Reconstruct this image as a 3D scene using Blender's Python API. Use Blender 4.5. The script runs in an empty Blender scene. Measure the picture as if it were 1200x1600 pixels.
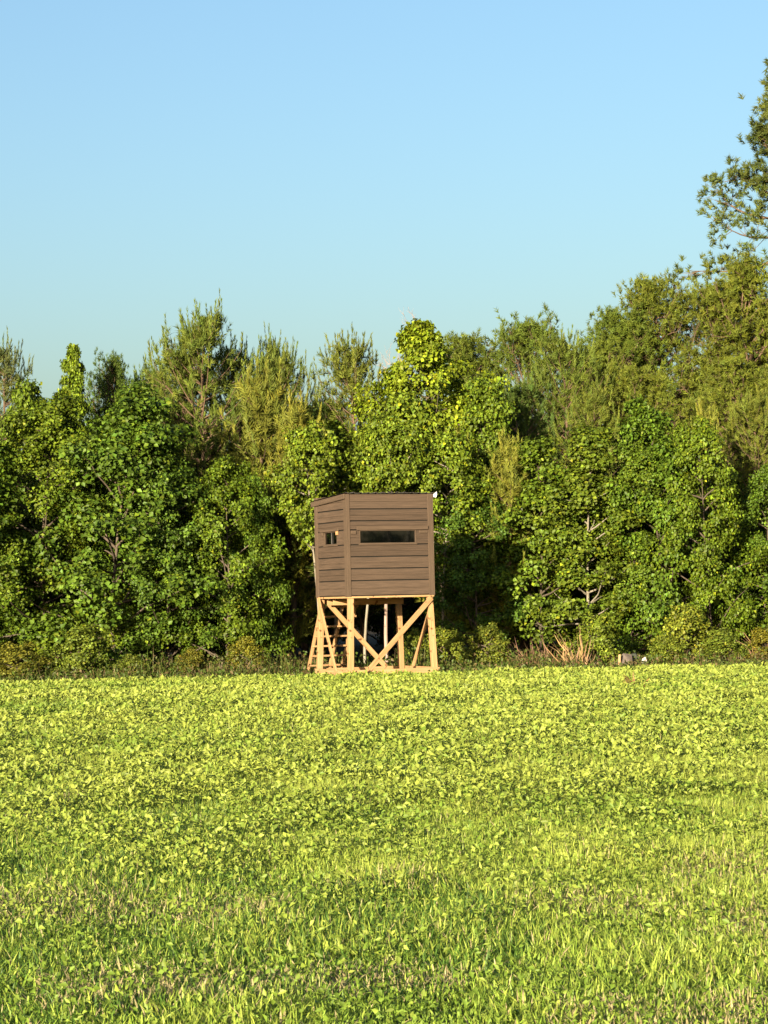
import bpy, bmesh, math
import numpy as np
from mathutils import Vector, Matrix

# ------------------------------------------------------------------ camera, sky, sun, exposure
SC = bpy.context.scene
COL = SC.collection
F_PX, EYE, PITCH, ROLL = 3600.0, 1.5, math.atan(137 / 3600.0), math.radians(1.3)

cam_d = bpy.data.cameras.new('camera')
cam = bpy.data.objects.new('camera', cam_d)
COL.objects.link(cam)
cam_d.sensor_fit = 'VERTICAL'
cam_d.sensor_height = 24.0
cam_d.sensor_width = 18.0
cam_d.lens = 24.0 * F_PX / 1600.0
cam_d.clip_start, cam_d.clip_end = 0.1, 3000.0
cam.matrix_world = (Matrix.Translation((0, 0, EYE)) @ Matrix.Rotation(math.radians(90) + PITCH, 4, 'X')
                    @ Matrix.Rotation(-ROLL, 4, 'Z'))
SC.camera = cam

SUN_EL, SUN_AZ = math.radians(9.5), math.radians(22.0)      # azimuth: left of straight behind the camera
SUN_DIR = Vector((-math.sin(SUN_AZ) * math.cos(SUN_EL), -math.cos(SUN_AZ) * math.cos(SUN_EL), math.sin(SUN_EL)))
world = bpy.data.worlds.new('World')
SC.world = world
world.use_nodes = True
wn = world.node_tree
bg = wn.nodes['Background']
sky = wn.nodes.new('ShaderNodeTexSky')
sky.sky_type = 'NISHITA'
sky.sun_disc = False
sky.sun_elevation = SUN_EL
sky.sun_rotation = math.atan2(SUN_DIR.x, SUN_DIR.y)
sky.altitude = 0
sky.air_density, sky.dust_density, sky.ozone_density = 1.2, 2.9, 3.1
bg.inputs['Strength'].default_value = 0.081
wn.links.new(sky.outputs['Color'], bg.inputs['Color'])

sun_d = bpy.data.lights.new('sun', 'SUN')
sun = bpy.data.objects.new('sun', sun_d)
COL.objects.link(sun)
sun_d.energy = 5.0
sun_d.angle = math.radians(0.5)
sun_d.color = (1.0, 0.86, 0.62)
sun.rotation_euler = SUN_DIR.to_track_quat('Z', 'Y').to_euler()

SC.view_settings.view_transform = 'Standard'
SC.view_settings.look = 'None'
SC.view_settings.gamma = 1.0
SC.view_settings.use_curve_mapping = False
SC.view_settings.exposure = 1.8

# ------------------------------------------------------------------ helpers
def at(px, py, Y):
    """the point at depth Y seen at a pixel of the 1200 x 1600 photograph"""
    u_, v_ = px - 600.0, py - 800.0
    u = u_ * math.cos(ROLL) - v_ * math.sin(ROLL)
    v = u_ * math.sin(ROLL) + v_ * math.cos(ROLL)
    d = Vector((u, 0, 0)) + F_PX * Vector((0, math.cos(PITCH), math.sin(PITCH))) - v * Vector((0, -math.sin(PITCH), math.cos(PITCH)))
    k = Y / d.y
    return Vector((d.x * k, Y, EYE + d.z * k))

def tag(o, label=None, cat=None, group=None, kind=None):
    if label: o['label'] = label
    if cat: o['category'] = cat
    if group: o['group'] = group
    if kind: o['kind'] = kind
    return o

def empty(name, loc=(0, 0, 0), rz=0.0, parent=None):
    o = bpy.data.objects.new(name, None)
    COL.objects.link(o)
    o.location = loc
    o.rotation_euler = (0, 0, rz)
    o.empty_display_size = 0.2
    if parent: o.parent = parent
    return o

def link(name, me, parent=None):
    o = bpy.data.objects.new(name, me)
    COL.objects.link(o)
    if parent: o.parent = parent
    return o

def mesh_np(name, V, T, mat, col=None, smooth=False):
    V = np.asarray(V, np.float32); T = np.asarray(T, np.int32)
    me = bpy.data.meshes.new(name)
    n, m = len(V), len(T)
    me.vertices.add(n); me.vertices.foreach_set('co', V.ravel())
    me.loops.add(m * 3); me.loops.foreach_set('vertex_index', T.ravel())
    me.polygons.add(m)
    me.polygons.foreach_set('loop_start', np.arange(0, m * 3, 3, dtype=np.int32))
    me.polygons.foreach_set('loop_total', np.full(m, 3, np.int32))
    if smooth: me.polygons.foreach_set('use_smooth', np.ones(m, bool))
    if col is not None:
        a = me.color_attributes.new('tint', 'FLOAT_COLOR', 'POINT')
        c = np.ones((n, 4), np.float32); c[:, :3] = col
        a.data.foreach_set('color', c.ravel())
    me.update(calc_edges=True)
    me.materials.append(mat)
    return me

class Bag:
    """collects triangle soups"""
    def __init__(s): s.V, s.T, s.C, s.n = [], [], [], 0
    def add(s, V, T, C=None):
        V = np.asarray(V, float).reshape(-1, 3)
        s.V.append(V); s.T.append(np.asarray(T, int).reshape(-1, 3) + s.n); s.n += len(V)
        if C is not None: s.C.append(np.broadcast_to(np.asarray(C, float), (len(V), 3)))
    def mesh(s, name, mat, smooth=False):
        return mesh_np(name, np.concatenate(s.V), np.concatenate(s.T), mat, np.concatenate(s.C) if s.C else None, smooth)

def norm(a):
    return a / np.maximum(np.linalg.norm(a, axis=-1, keepdims=True), 1e-9)

def tube(P, R, sides=5):
    P = np.asarray(P, float); n = len(P)
    D = norm(np.gradient(P, axis=0))
    ref = np.where(np.abs(D[:, 2:3]) > 0.9, np.array([[1.0, 0, 0]]), np.array([[0, 0, 1.0]]))
    A = norm(np.cross(D, ref)); B = np.cross(D, A)
    th = np.arange(sides) * 2 * math.pi / sides
    V = P[:, None, :] + np.asarray(R)[:, None, None] * (np.cos(th)[None, :, None] * A[:, None, :] + np.sin(th)[None, :, None] * B[:, None, :])
    T = []
    for i in range(n - 1):
        for j in range(sides):
            a, b = i * sides + j, i * sides + (j + 1) % sides
            T += [(a, b, b + sides), (a, b + sides, a + sides)]
    return V.reshape(-1, 3), T

def leaf_soup(C, N, D, L, W, fold=0.25, droop=0.15):
    """folded four-cornered leaves: C base points, N normals, D directions"""
    D = norm(D - N * np.sum(D * N, 1, keepdims=True)); S = np.cross(N, D)
    L = L[:, None]; W = W[:, None]
    mid = C + D * L * 0.45
    V = np.stack([C, mid + S * W * 0.5 + N * W * fold, C + D * L - N * L * droop, mid - S * W * 0.5 + N * W * fold], 1).reshape(-1, 3)
    k = np.arange(len(C))[:, None] * 4
    T = np.concatenate([k + [[0, 2, 1]], k + [[0, 3, 2]]], 0)
    return V, T

# ------------------------------------------------------------------ materials
def new_mat(name):
    m = bpy.data.materials.new(name); m.use_nodes = True
    nt = m.node_tree
    return m, nt, nt.nodes['Principled BSDF'], nt.nodes['Material Output']

def node(nt, t, **kw):
    n = nt.nodes.new(t)
    for k, v in kw.items(): setattr(n, k, v)
    return n

def foliage(name, trans=0.3, rough=0.5, spec=0.3, gain=(1, 1, 1)):
    """leaf colour = the leaf's own tint times the plant's own colour; thin leaves let light through"""
    m, nt, p, out = new_mat(name)
    at_ = node(nt, 'ShaderNodeAttribute', attribute_name='tint')
    oi = node(nt, 'ShaderNodeObjectInfo')
    mx = node(nt, 'ShaderNodeMix', data_type='RGBA', blend_type='MULTIPLY'); mx.inputs[0].default_value = 1
    nt.links.new(at_.outputs['Color'], mx.inputs[6]); nt.links.new(oi.outputs['Color'], mx.inputs[7])
    g = node(nt, 'ShaderNodeMix', data_type='RGBA', blend_type='MULTIPLY'); g.inputs[0].default_value = 1
    nt.links.new(mx.outputs[2], g.inputs[6]); g.inputs[7].default_value = (*gain, 1)
    nt.links.new(g.outputs[2], p.inputs['Base Color'])
    p.inputs['Roughness'].default_value = rough
    p.inputs['Specular IOR Level'].default_value = spec
    tr = node(nt, 'ShaderNodeBsdfTranslucent')
    nt.links.new(g.outputs[2], tr.inputs['Color'])
    ms = node(nt, 'ShaderNodeMixShader'); ms.inputs[0].default_value = trans
    nt.links.new(p.outputs[0], ms.inputs[1]); nt.links.new(tr.outputs[0], ms.inputs[2])
    nt.links.new(ms.outputs[0], out.inputs['Surface'])
    return m

def grainy(name, c0, c1, scale=(3, 40, 40), rough=0.75, bump=0.3, spec=0.25, vary=0.25, knots=False, detail=6):
    """wood, bark, metal, stone: stretched noise between two colours, a tone of its own per piece, fine relief"""
    m, nt, p, out = new_mat(name)
    tc = node(nt, 'ShaderNodeTexCoord'); mp = node(nt, 'ShaderNodeMapping'); mp.inputs['Scale'].default_value = scale
    oi = node(nt, 'ShaderNodeObjectInfo')
    ad = node(nt, 'ShaderNodeVectorMath', operation='ADD')
    nt.links.new(tc.outputs['Object'], mp.inputs['Vector']); nt.links.new(mp.outputs[0], ad.inputs[0])
    sc = node(nt, 'ShaderNodeMath', operation='MULTIPLY'); sc.inputs[1].default_value = 37.0
    nt.links.new(oi.outputs['Random'], sc.inputs[0]); nt.links.new(sc.outputs[0], ad.inputs[1])
    ns = node(nt, 'ShaderNodeTexNoise'); ns.inputs['Scale'].default_value = 1.0; ns.inputs['Detail'].default_value = detail
    ns.inputs['Roughness'].default_value = 0.65
    nt.links.new(ad.outputs[0], ns.inputs['Vector'])
    cr = node(nt, 'ShaderNodeValToRGB')
    cr.color_ramp.elements[0].position = 0.3; cr.color_ramp.elements[0].color = (*c0, 1)
    cr.color_ramp.elements[1].position = 0.7; cr.color_ramp.elements[1].color = (*c1, 1)
    nt.links.new(ns.outputs[0], cr.inputs[0])
    hv = node(nt, 'ShaderNodeHueSaturation')
    mr = node(nt, 'ShaderNodeMapRange'); mr.inputs[3].default_value = 1 - vary; mr.inputs[4].default_value = 1 + vary
    nt.links.new(oi.outputs['Random'], mr.inputs[0]); nt.links.new(mr.outputs[0], hv.inputs['Value'])
    nt.links.new(cr.outputs[0], hv.inputs['Color'])
    last = hv.outputs[0]
    if knots:
        vo = node(nt, 'ShaderNodeTexNoise'); vo.inputs['Scale'].default_value = 9.0; vo.inputs['Detail'].default_value = 1
        nt.links.new(tc.outputs['Object'], vo.inputs['Vector'])
        kr = node(nt, 'ShaderNodeValToRGB'); kr.color_ramp.elements[0].position = 0.66; kr.color_ramp.elements[1].position = 0.74
        nt.links.new(vo.outputs[0], kr.inputs[0])
        mk = node(nt, 'ShaderNodeMix', data_type='RGBA'); nt.links.new(kr.outputs[0], mk.inputs[0])
        nt.links.new(last, mk.inputs[6]); mk.inputs[7].default_value = (c0[0] * .45, c0[1] * .4, c0[2] * .4, 1)
        last = mk.outputs[2]
    nt.links.new(last, p.inputs['Base Color'])
    bp = node(nt, 'ShaderNodeBump'); bp.inputs['Strength'].default_value = bump; bp.inputs['Distance'].default_value = 0.01
    nt.links.new(ns.outputs[0], bp.inputs['Height']); nt.links.new(bp.outputs[0], p.inputs['Normal'])
    p.inputs['Roughness'].default_value = rough; p.inputs['Specular IOR Level'].default_value = spec
    return m

M_LEAF = foliage('broad_leaf', 0.20, 0.5, 0.18)
M_NEEDLE = foliage('pine_needle', 0.15, 0.6, 0.15)
M_GRASS = foliage('field_plants', 0.35, 0.5, 0.25)
M_DRY = foliage('dry_stalks', 0.2, 0.7, 0.15)
M_BARK = grainy('grey_bark', (.045, .034, .024), (.11, .085, .062), (14, 14, 3), 0.9, 0.6)
M_PALEBARK = grainy('pale_bark', (.11, .095, .07), (.25, .22, .17), (14, 14, 3), 0.9, 0.4)
M_PINEBARK = grainy('pine_bark', (.06, .04, .026), (.14, .09, .055), (12, 12, 4), 0.9, 0.8)
M_DEADWOOD = grainy('dead_wood', (.20, .135, .11), (.30, .22, .18), (14, 14, 3), 0.9, 0.3)
M_SIDING = grainy('brown_stained_siding', (.043, .030, .021), (.082, .055, .038), (2.2, 40, 55), 0.75, 0.45, 0.12, 0.16)
M_TRIM = grainy('brown_stained_trim', (.058, .040, .027), (.088, .060, .041), (2.5, 40, 40), 0.75, 0.3, 0.12, 0.08)
M_LUMBER = grainy('fresh_pine_lumber', (.25, .135, .058), (.38, .235, .115), (2.0, 30, 30), 0.7, 0.3, 0.15, 0.10, knots=True)
M_PLY = grainy('joint_shade_plywood', (.006, .005, .004), (.012, .010, .008), (3, 20, 20), 0.85, 0.2)  # liner coloured near black so the sunlit siding joints read as shadow lines
M_METAL = grainy('dark_roof_metal', (.035, .032, .03), (.07, .062, .056), (6, 6, 6), 0.45, 0.1, 0.5)
M_CLOTH = grainy('white_house_wrap', (.72, .70, .64), (.80, .78, .74), (8, 8, 8), 0.6, 0.2)
M_STONE = grainy('grey_brown_stone', (.07, .055, .045), (.16, .125, .105), (9, 9, 9), 0.9, 0.8)
M_DARKSTONE = grainy('dark_mossy_stone', (.012, .015, .012), (.05, .055, .04), (9, 9, 9), 0.9, 0.8)
M_PALESTONE = grainy('pale_stone', (.38, .34, .28), (.55, .50, .44), (9, 9, 9), 0.9, 0.5)

def glass_mat(name, ior):
    m, nt, p, out = new_mat(name)
    p.inputs['Base Color'].default_value = (.0012, .0014, .0013, 1)
    p.inputs['Roughness'].default_value = 0.02
    p.inputs['IOR'].default_value = ior
    return m
M_GLASS = glass_mat('tinted_window', 2.1)
M_CLEAR = glass_mat('dark_window', 1.4)

def ground_mat(name, c0, c1, c2, s=0.6):
    m, nt, p, out = new_mat(name)
    tc = node(nt, 'ShaderNodeTexCoord')
    n1 = node(nt, 'ShaderNodeTexNoise'); n1.inputs['Scale'].default_value = s; n1.inputs['Detail'].default_value = 8
    n2 = node(nt, 'ShaderNodeTexNoise'); n2.inputs['Scale'].default_value = 35; n2.inputs['Detail'].default_value = 6
    for n_ in (n1, n2): nt.links.new(tc.outputs['Object'], n_.inputs['Vector'])
    cr = node(nt, 'ShaderNodeValToRGB')
    e = cr.color_ramp.elements
    e[0].position, e[0].color = 0.35, (*c0, 1); e[1].position, e[1].color = 0.65, (*c1, 1)
    nt.links.new(n1.outputs[0], cr.inputs[0])
    r2 = node(nt, 'ShaderNodeValToRGB'); r2.color_ramp.elements[0].position = 0.42; r2.color_ramp.elements[1].position = 0.62
    nt.links.new(n2.outputs[0], r2.inputs[0])
    mx = node(nt, 'ShaderNodeMix', data_type='RGBA')
    nt.links.new(r2.outputs[0], mx.inputs[0]); nt.links.new(cr.outputs[0], mx.inputs[6]); mx.inputs[7].default_value = (*c2, 1)
    nt.links.new(mx.outputs[2], p.inputs['Base Color'])
    bp = node(nt, 'ShaderNodeBump'); bp.inputs['Strength'].default_value = 0.8; bp.inputs['Distance'].default_value = 0.03
    nt.links.new(n2.outputs[0], bp.inputs['Height']); nt.links.new(bp.outputs[0], p.inputs['Normal'])
    p.inputs['Roughness'].default_value = 0.95; p.inputs['Specular IOR Level'].default_value = 0.1
    return m
M_FIELD = ground_mat('field_soil_and_thatch', (.045, .055, .018), (.075, .085, .025), (.06, .045, .025))
M_FOREST = ground_mat('leaf_litter', (.035, .021, .010), (.05, .032, .016), (.016, .013, .007))

# ------------------------------------------------------------------ ground
def sheet(name, x0, x1, y0, y1, z, mat):
    me = bpy.data.meshes.new(name)
    me.from_pydata([(x0, y0, z), (x1, y0, z), (x1, y1, z), (x0, y1, z)], [], [(0, 1, 2, 3)])
    me.materials.append(mat)
    return tag(link(name, me), kind='structure')
sheet('field', -900, 900, -900, 1500, 0.0, M_FIELD)
sheet('forest_floor', -120, 120, 45.1, 220, 0.004, M_FOREST)

# ------------------------------------------------------------------ hunting blind
TH = math.radians(22.5)
W, D = 1.80, 1.71
ZB, ZT = 1.58, 3.58
B = at(588.5, 1050, 46.0)
blind = tag(empty('hunting_blind', (B.x, 46.0, 0), TH),
            'brown sided box blind raised on pale timber legs at the field edge', 'hunting blind')

_bars = {}
def box_mesh(name, l, w, t, mat, bevel=0.005):
    k = (round(l, 3), round(w, 3), round(t, 3), mat.name)
    if k in _bars: return _bars[k]
    bm = bmesh.new()
    bmesh.ops.create_cube(bm, size=1.0)
    bmesh.ops.scale(bm, vec=(l, w, t), verts=bm.verts)
    if bevel: bmesh.ops.bevel(bm, geom=bm.edges[:], offset=min(bevel, min(l, w, t) * .3), segments=1, affect='EDGES')
    me = bpy.data.meshes.new(name); bm.to_mesh(me); bm.free()
    me.materials.append(mat); _bars[k] = me
    return me

def bar(name, p0, p1, w, t, mat, parent, wdir=(0, 0, 1), bevel=0.005):
    """a timber from p0 to p1, w across in the direction wdir, t thick"""
    p0, p1, wd = Vector(p0), Vector(p1), Vector(wdir)
    d = (p1 - p0); l = d.length; d.normalize()
    z = d.cross(wd).normalized(); y = z.cross(d).normalized()
    o = link(name, box_mesh(name, l, w, t, mat, bevel), parent)
    o.matrix_local = Matrix.Translation((p0 + p1) / 2) @ Matrix((d, y, z)).transposed().to_4x4()
    return o

# posts, slightly splayed
px_, py_ = W / 2 - 0.06, D / 2 - 0.06
SPL = 0.055
for sx in (-1, 1):
    for sy in (-1, 1):
        bar('post', (sx * (px_ + SPL), sy * (py_ + SPL), -0.02), (sx * px_, sy * py_, ZB - 0.042), 0.105, 0.105, M_LUMBER, blind, (0, 1, 0))
# ground skids
so = 0.062
for sy in (-1, 1):
    bar('skid', (-px_ - .12, sy * (py_ + SPL + so + .02), .075), (px_ + .12, sy * (py_ + SPL + so + .02), .075), 0.14, 0.038, M_LUMBER, blind)
for sx in (-1, 1):
    bar('skid', (sx * (px_ + SPL + so + .02), -py_ - .09, .078), (sx * (px_ + SPL + so + .02), py_ + .09, .078), 0.14, 0.038, M_LUMBER, blind)
# braces
yf, yb = -(py_ + SPL + .075), py_ + SPL + .035
bar('brace', (px_ + .01, yf + .05, ZB - .06), (-W / 2 + .26, yf - .045, .06), 0.10, 0.036, M_LUMBER, blind)
bar('brace', (-px_ + .08, yb - .03, ZB - .03), (px_ - .26, yb + .03, .13), 0.10, 0.036, M_LUMBER, blind)
xl, xr = -(px_ + SPL + .07), px_ + SPL + .07
bar('brace', (xl + .05, py_ - .03, ZB - .03), (xl - .045, -py_ + .40, .06), 0.10, 0.036, M_LUMBER, blind)
bar('brace', (xr - .05, -py_ + .14, ZB - .27), (xr + .045, py_ - .26, .10), 0.10, 0.036, M_LUMBER, blind)
# floor frame
bar('floor_panel', (-W / 2 - .012, 0, ZB - .02), (W / 2 + .012, 0, ZB - .02), D + .024, 0.036, M_LUMBER, blind, (0, 1, 0), .003)
for y in (.35, .68):
    bar('joist', (-W / 2 + .14, y, ZB - .11), (W / 2 - .14, y, ZB - .11), 0.12, 0.038, M_LUMBER, blind, (0, 0, 1))

# walls: plywood liner with the openings left out, lapped siding boards outside
FW = (-.655, .545, 2.600, 2.862)       # front opening (local x0, x1, z0, z1)
LW = (-.345, .375, 2.605, 2.862)       # left opening (local y, back is +)
def wall_with_hole(name, L, z0, z1, hole, mat, thick=0.018):
    """upright panel of length L along local x, centred, its face at y = 0 .. thick, optional opening"""
    bm = bmesh.new()
    def add(x0, x1, a, b):
        g = bmesh.ops.create_cube(bm, size=1.0)
        bmesh.ops.scale(bm, vec=(x1 - x0, thick, b - a), verts=g['verts'])
        bmesh.ops.translate(bm, vec=((x0 + x1) / 2, thick / 2, (a + b) / 2), verts=g['verts'])
    if hole:
        h0, h1, a, b = hole
        add(-L / 2, L / 2, z0, a); add(-L / 2, L / 2, b, z1); add(-L / 2, h0, a, b); add(h1, L / 2, a, b)
    else: add(-L / 2, L / 2, z0, z1)
    me = bpy.data.meshes.new(name); bm.to_mesh(me); bm.free(); me.materials.append(mat)
    return me

def lap_mesh(name, L, h, mat):
    """siding board: two shallow laps in one board, thicker at its lower edge"""
    g = .022      # open joint under each board, its dark line stands in for the lap shadow
    prof = [(0.000, g), (-.022, g), (-.024, g + .004), (-.0165, h * .49), (-.008, h * .495), (-.008, h * .525), (-.0205, h * .53), (-.0205, h * .54), (-.010, h * .995), (0, h * .995)]
    n = len(prof)
    v = [(x, y, z) for x in (-L / 2, L / 2) for (y, z) in prof]
    f = [(i, (i + 1) % n, n + (i + 1) % n, n + i) for i in range(n)]
    f += [tuple(range(n - 1, -1, -1)), tuple(range(n, 2 * n))]
    me = bpy.data.meshes.new(name); me.from_pydata(v, [], f)
    me.materials.append(mat)
    return me

ROWS = [ZB - .004, 1.872, 2.105, 2.338, 2.572, 2.864, 3.038, 3.270, ZT - .012]
sides = {   # rotation of the wall frame, half distance, length, opening
    'front': (0.0, D / 2, W, FW), 'left': (-math.pi / 2, W / 2, D, (-LW[1], -LW[0], LW[2], LW[3])),
    'back': (math.pi, D / 2, W, None), 'right': (math.pi / 2, W / 2, D, None)}
TR_S = {'front': (.05, .095), 'left': (.13, .13), 'back': (.09, .09), 'right': (.09, .09)}   # corner trim widths at the wall's left and right ends
_lap = {}
for nm, (rz, half, L, hole) in sides.items():
    R = Matrix.Rotation(rz, 4, 'Z')
    Fm = R @ Matrix.Translation((0, -half, 0))
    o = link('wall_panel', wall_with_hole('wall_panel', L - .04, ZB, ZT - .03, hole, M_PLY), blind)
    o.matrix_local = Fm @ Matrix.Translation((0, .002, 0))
    ta, tb = TR_S[nm]
    x0, x1 = -L / 2 + ta + .006, L / 2 - tb - .002
    for k in range(8):
        z0, h = ROWS[k], ROWS[k + 1] - ROWS[k]
        spans = [(x0, x1)]
        if hole and hole[2] < z0 + h - .05 and hole[3] > z0 + .05:
            spans = [(x0, hole[0] - .004), (hole[1] + .004, x1)]
        for a, b in spans:
            key = (round(b - a, 3), round(h, 3))
            if key not in _lap: _lap[key] = lap_mesh('siding_board', b - a, h, M_SIDING)
            o = link('siding_board', _lap[key], blind)
            o.matrix_local = Fm @ Matrix.Translation(((a + b) / 2, 0, z0))
    for (xa, wd) in ((-L / 2, ta), (L / 2 - tb, tb)):
        if nm in ('front', 'back'): e0, e1 = xa, xa + wd
        else: e0, e1 = xa - (.026 if xa < 0 else 0), xa + wd + (.026 if xa > 0 else 0)
        ht = ZT - ZB + .004
        o = link('corner_trim', box_mesh('corner_trim', ht, e1 - e0, .024, M_TRIM, .003), blind)
        o.matrix_local = Fm @ Matrix.Translation(((e0 + e1) / 2, -.0135, ZB - .010 + ht / 2)) @ Matrix(((0, 1, 0), (0, 0, 1), (1, 0, 0))).to_4x4()

def local_bar(Fm, name, x0, x1, z0, z1, ya, yb2, mat, parent, bevel=.003):
    """box from ya to yb2 out of the wall (negative is outwards)"""
    o = link(name, box_mesh(name, x1 - x0, abs(yb2 - ya), z1 - z0, mat, bevel), parent)
    o.matrix_local = Fm @ Matrix.Translation(((x0 + x1) / 2, (ya + yb2) / 2, (z0 + z1) / 2))
    return o

# front window: a dark pane set back in the opening, header strip above, sill below
FF = Matrix.Translation((0, -D / 2, 0))
def window_frame(Fm, hx0, hx1, z0, z1, fw=.028):
    bm = bmesh.new()
    for (a, b, c, d) in ((hx0, hx1, z0, z0 + .016), (hx0, hx1, z1 - .010, z1), (hx0, hx0 + fw * .5, z0 + .016, z1 - .010), (hx1 - fw * .5, hx1, z0 + .016, z1 - .010)):
        g = bmesh.ops.create_cube(bm, size=1.0)
        bmesh.ops.scale(bm, vec=(b - a, .050, d - c), verts=g['verts'])
        bmesh.ops.translate(bm, vec=((a + b) / 2, .002, (c + d) / 2), verts=g['verts'])
    me = bpy.data.meshes.new('window'); bm.to_mesh(me); bm.free(); me.materials.append(M_TRIM)
    o = link('window', me, blind); o.matrix_local = Fm
    return o
wf = window_frame(FF, *FW)
pane = link('pane', box_mesh('pane', FW[1] - FW[0] - .02, .006, FW[3] - FW[2] - .02, M_GLASS, 0), wf)
pane.matrix_local = Matrix.Translation(((FW[0] + FW[1]) / 2, .012, (FW[2] + FW[3]) / 2))
local_bar(FF, 'window_header', FW[0] - .06, W / 2 - .10, 2.868, 2.945, -.018, -.052, M_TRIM, blind)
local_bar(FF, 'window_sill', FW[0] - .02, FW[1] + .02, 2.574, 2.599, -.010, -.036, M_TRIM, blind)
local_bar(FF, 'hinge_block', -W / 2 + .06, FW[0] - .07, 2.79, 2.850, -.016, -.040, M_TRIM, blind)
local_bar(FF, 'hinge_block', FW[1] + .07, W / 2 - .105, 2.80, 2.850, -.016, -.040, M_TRIM, blind)
# left window
FL = Matrix.Rotation(-math.pi / 2, 4, 'Z') @ Matrix.Translation((0, -W / 2, 0))
la, lb = -LW[1], -LW[0]
wl = window_frame(FL, la, lb, LW[2], LW[3])
pane2 = link('pane', box_mesh('pane', lb - la - .02, .006, LW[3] - LW[2] - .02, M_CLEAR, 0), wl)
pane2.matrix_local = Matrix.Translation(((la + lb) / 2, .012, (LW[2] + LW[3]) / 2))
mul = link('mullion', box_mesh('mullion', .030, .016, LW[3] - LW[2] - .03, M_METAL, .002), wl)
mul.matrix_local = Matrix.Translation(((la + lb) / 2 + .03, -.004, (LW[2] + LW[3]) / 2))
local_bar(FL, 'window_header', la - .16, lb + .10, 2.870, 2.912, -.018, -.050, M_TRIM, blind)
local_bar(FL, 'hinge_block', lb + .005, lb + .075, 2.79, 2.866, -.018, -.055, M_LUMBER, blind)
local_bar(FL, 'hinge_block', la - .11, la - .03, 2.79, 2.866, -.018, -.036, M_TRIM, blind)
local_bar(FL, 'window_sill', la - .02, lb + .02, 2.578, 2.602, -.010, -.030, M_TRIM, blind)

# roof: ribbed dark sheet falling a little to the back, fascia boards under its ends
def roof_mesh():
    nx = 96; xs = np.linspace(-W / 2 - .055, W / 2 + .055, nx)
    rib = .016 * np.maximum(0, np.cos(xs * 2 * math.pi / .155)) ** 3
    rng = np.random.default_rng(3)
    wob = .006 * np.sin(xs * 5.1 + 1) + rng.normal(0, .0015, nx)
    V, T = [], []
    for (y, dz) in ((-D / 2 - .075, 0.0), (0, -.04), (D / 2 + .14, -.085)):
        for th in (.004, 0.0):
            V.append(np.stack([xs, np.full(nx, y), ZT + .010 + dz + rib + wob + th], 1))
    V = np.concatenate(V)
    def strip(a, b):
        for i in range(nx - 1):
            T.extend([(a * nx + i, a * nx + i + 1, b * nx + i + 1), (a * nx + i, b * nx + i + 1, b * nx + i)])
    strip(0, 2); strip(2, 4); strip(3, 1); strip(5, 3); strip(1, 0); strip(4, 5)
    return mesh_np('roof', V, T, M_METAL)
roof = link('roof', roof_mesh(), blind)
bar('fascia', (-W / 2 - .045, -D / 2 + .0, ZT - .05), (-W / 2 - .045, D / 2 + .12, ZT - .135), .10, .030, M_TRIM, blind)
bar('fascia', (W / 2 + .045, -D / 2 + .0, ZT - .05), (W / 2 + .045, D / 2 + .12, ZT - .135), .10, .030, M_TRIM, blind)
me = bpy.data.meshes.new('wrap_flap')
fx, fy, fz = W / 2 + .03, -D / 2 - .05, ZT - .08
me.from_pydata([(fx, fy, fz + .01), (fx + .05, fy - .01, fz), (fx + .085, fy + .02, fz + .06), (fx + .09, fy + .05, fz + .12), (fx + .055, fy + .03, fz + .10),
                (fx + .002, fy + .02, fz + .06)], [], [(0, 1, 2, 5), (5, 2, 3, 4)])
me.materials.append(M_CLOTH)
flap = link('wrap_flap', me, roof)
so_ = flap.modifiers.new('thick', 'SOLIDIFY'); so_.thickness = .004
tag(flap, 'white flap of wrap at the roof corner')

# ladder up to the back, three rails and flat treads
lad = empty('ladder', parent=blind)
OFF = 1.05; yb0 = D / 2 + .05
for lx in (-.74, -.28, .0):
    bar('rail', (lx, yb0 + OFF, -.01), (lx, yb0 + .03, ZB + .05), .105, .038, M_LUMBER, lad, (0, 1, 0))
for k in range(7):
    z = .18 + k * .20
    y = yb0 + OFF - (OFF - .03) * z / (ZB + .05)
    bar('tread', (-.78, y - .065, z), (.04, y - .065, z), .085, .036, M_LUMBER, lad, (0, 1, 0))

# ------------------------------------------------------------------ stones and stakes at the field edge
def stone(name, loc, size, mat, seed, label, cat='stone'):
    rng = np.random.default_rng(seed)
    bm = bmesh.new()
    for _ in range(16):
        q = norm(rng.normal(0, 1, 3)) * rng.uniform(.8, 1.15)
        bm.verts.new((q[0] * size[0] * .5, q[1] * size[1] * .5, max(0, q[2] * .62 + .38) * size[2]))
    hull = bmesh.ops.convex_hull(bm, input=bm.verts[:])
    bmesh.ops.delete(bm, geom=[e for e in hull['geom_interior'] if isinstance(e, bmesh.types.BMVert)], context='VERTS')
    bmesh.ops.bevel(bm, geom=bm.edges[:], offset=.008, segments=1, affect='EDGES')
    me = bpy.data.meshes.new(name); bm.to_mesh(me); bm.free(); me.materials.append(mat)
    o = link(name, me); o.location = loc
    return tag(o, label, cat)
p = at(978, 1030, 46.4); stone('stone', (p.x, 46.4, -.02), (.46, .32, .34), M_STONE, 5, 'grey brown angular stone beside a darker one at the wood edge')
p = at(993, 1030, 46.7); stone('stone', (p.x, 46.7, -.02), (.46, .34, .36), M_DARKSTONE, 8, 'near black mossy stone between the grey brown stone and small white one')
p = at(1003, 1025, 46.5); stone('stone', (p.x + .03, 46.35, .08), (.13, .10, .17), M_PALESTONE, 11, 'small white stone lying on the right end of the black stone')
p = at(550, 1042, 46.2); stone('stone', (p.x, 45.3, 0), (.15, .14, .26), M_PALESTONE, 14, 'pale stone under the blind beside its front corner post')
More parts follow.
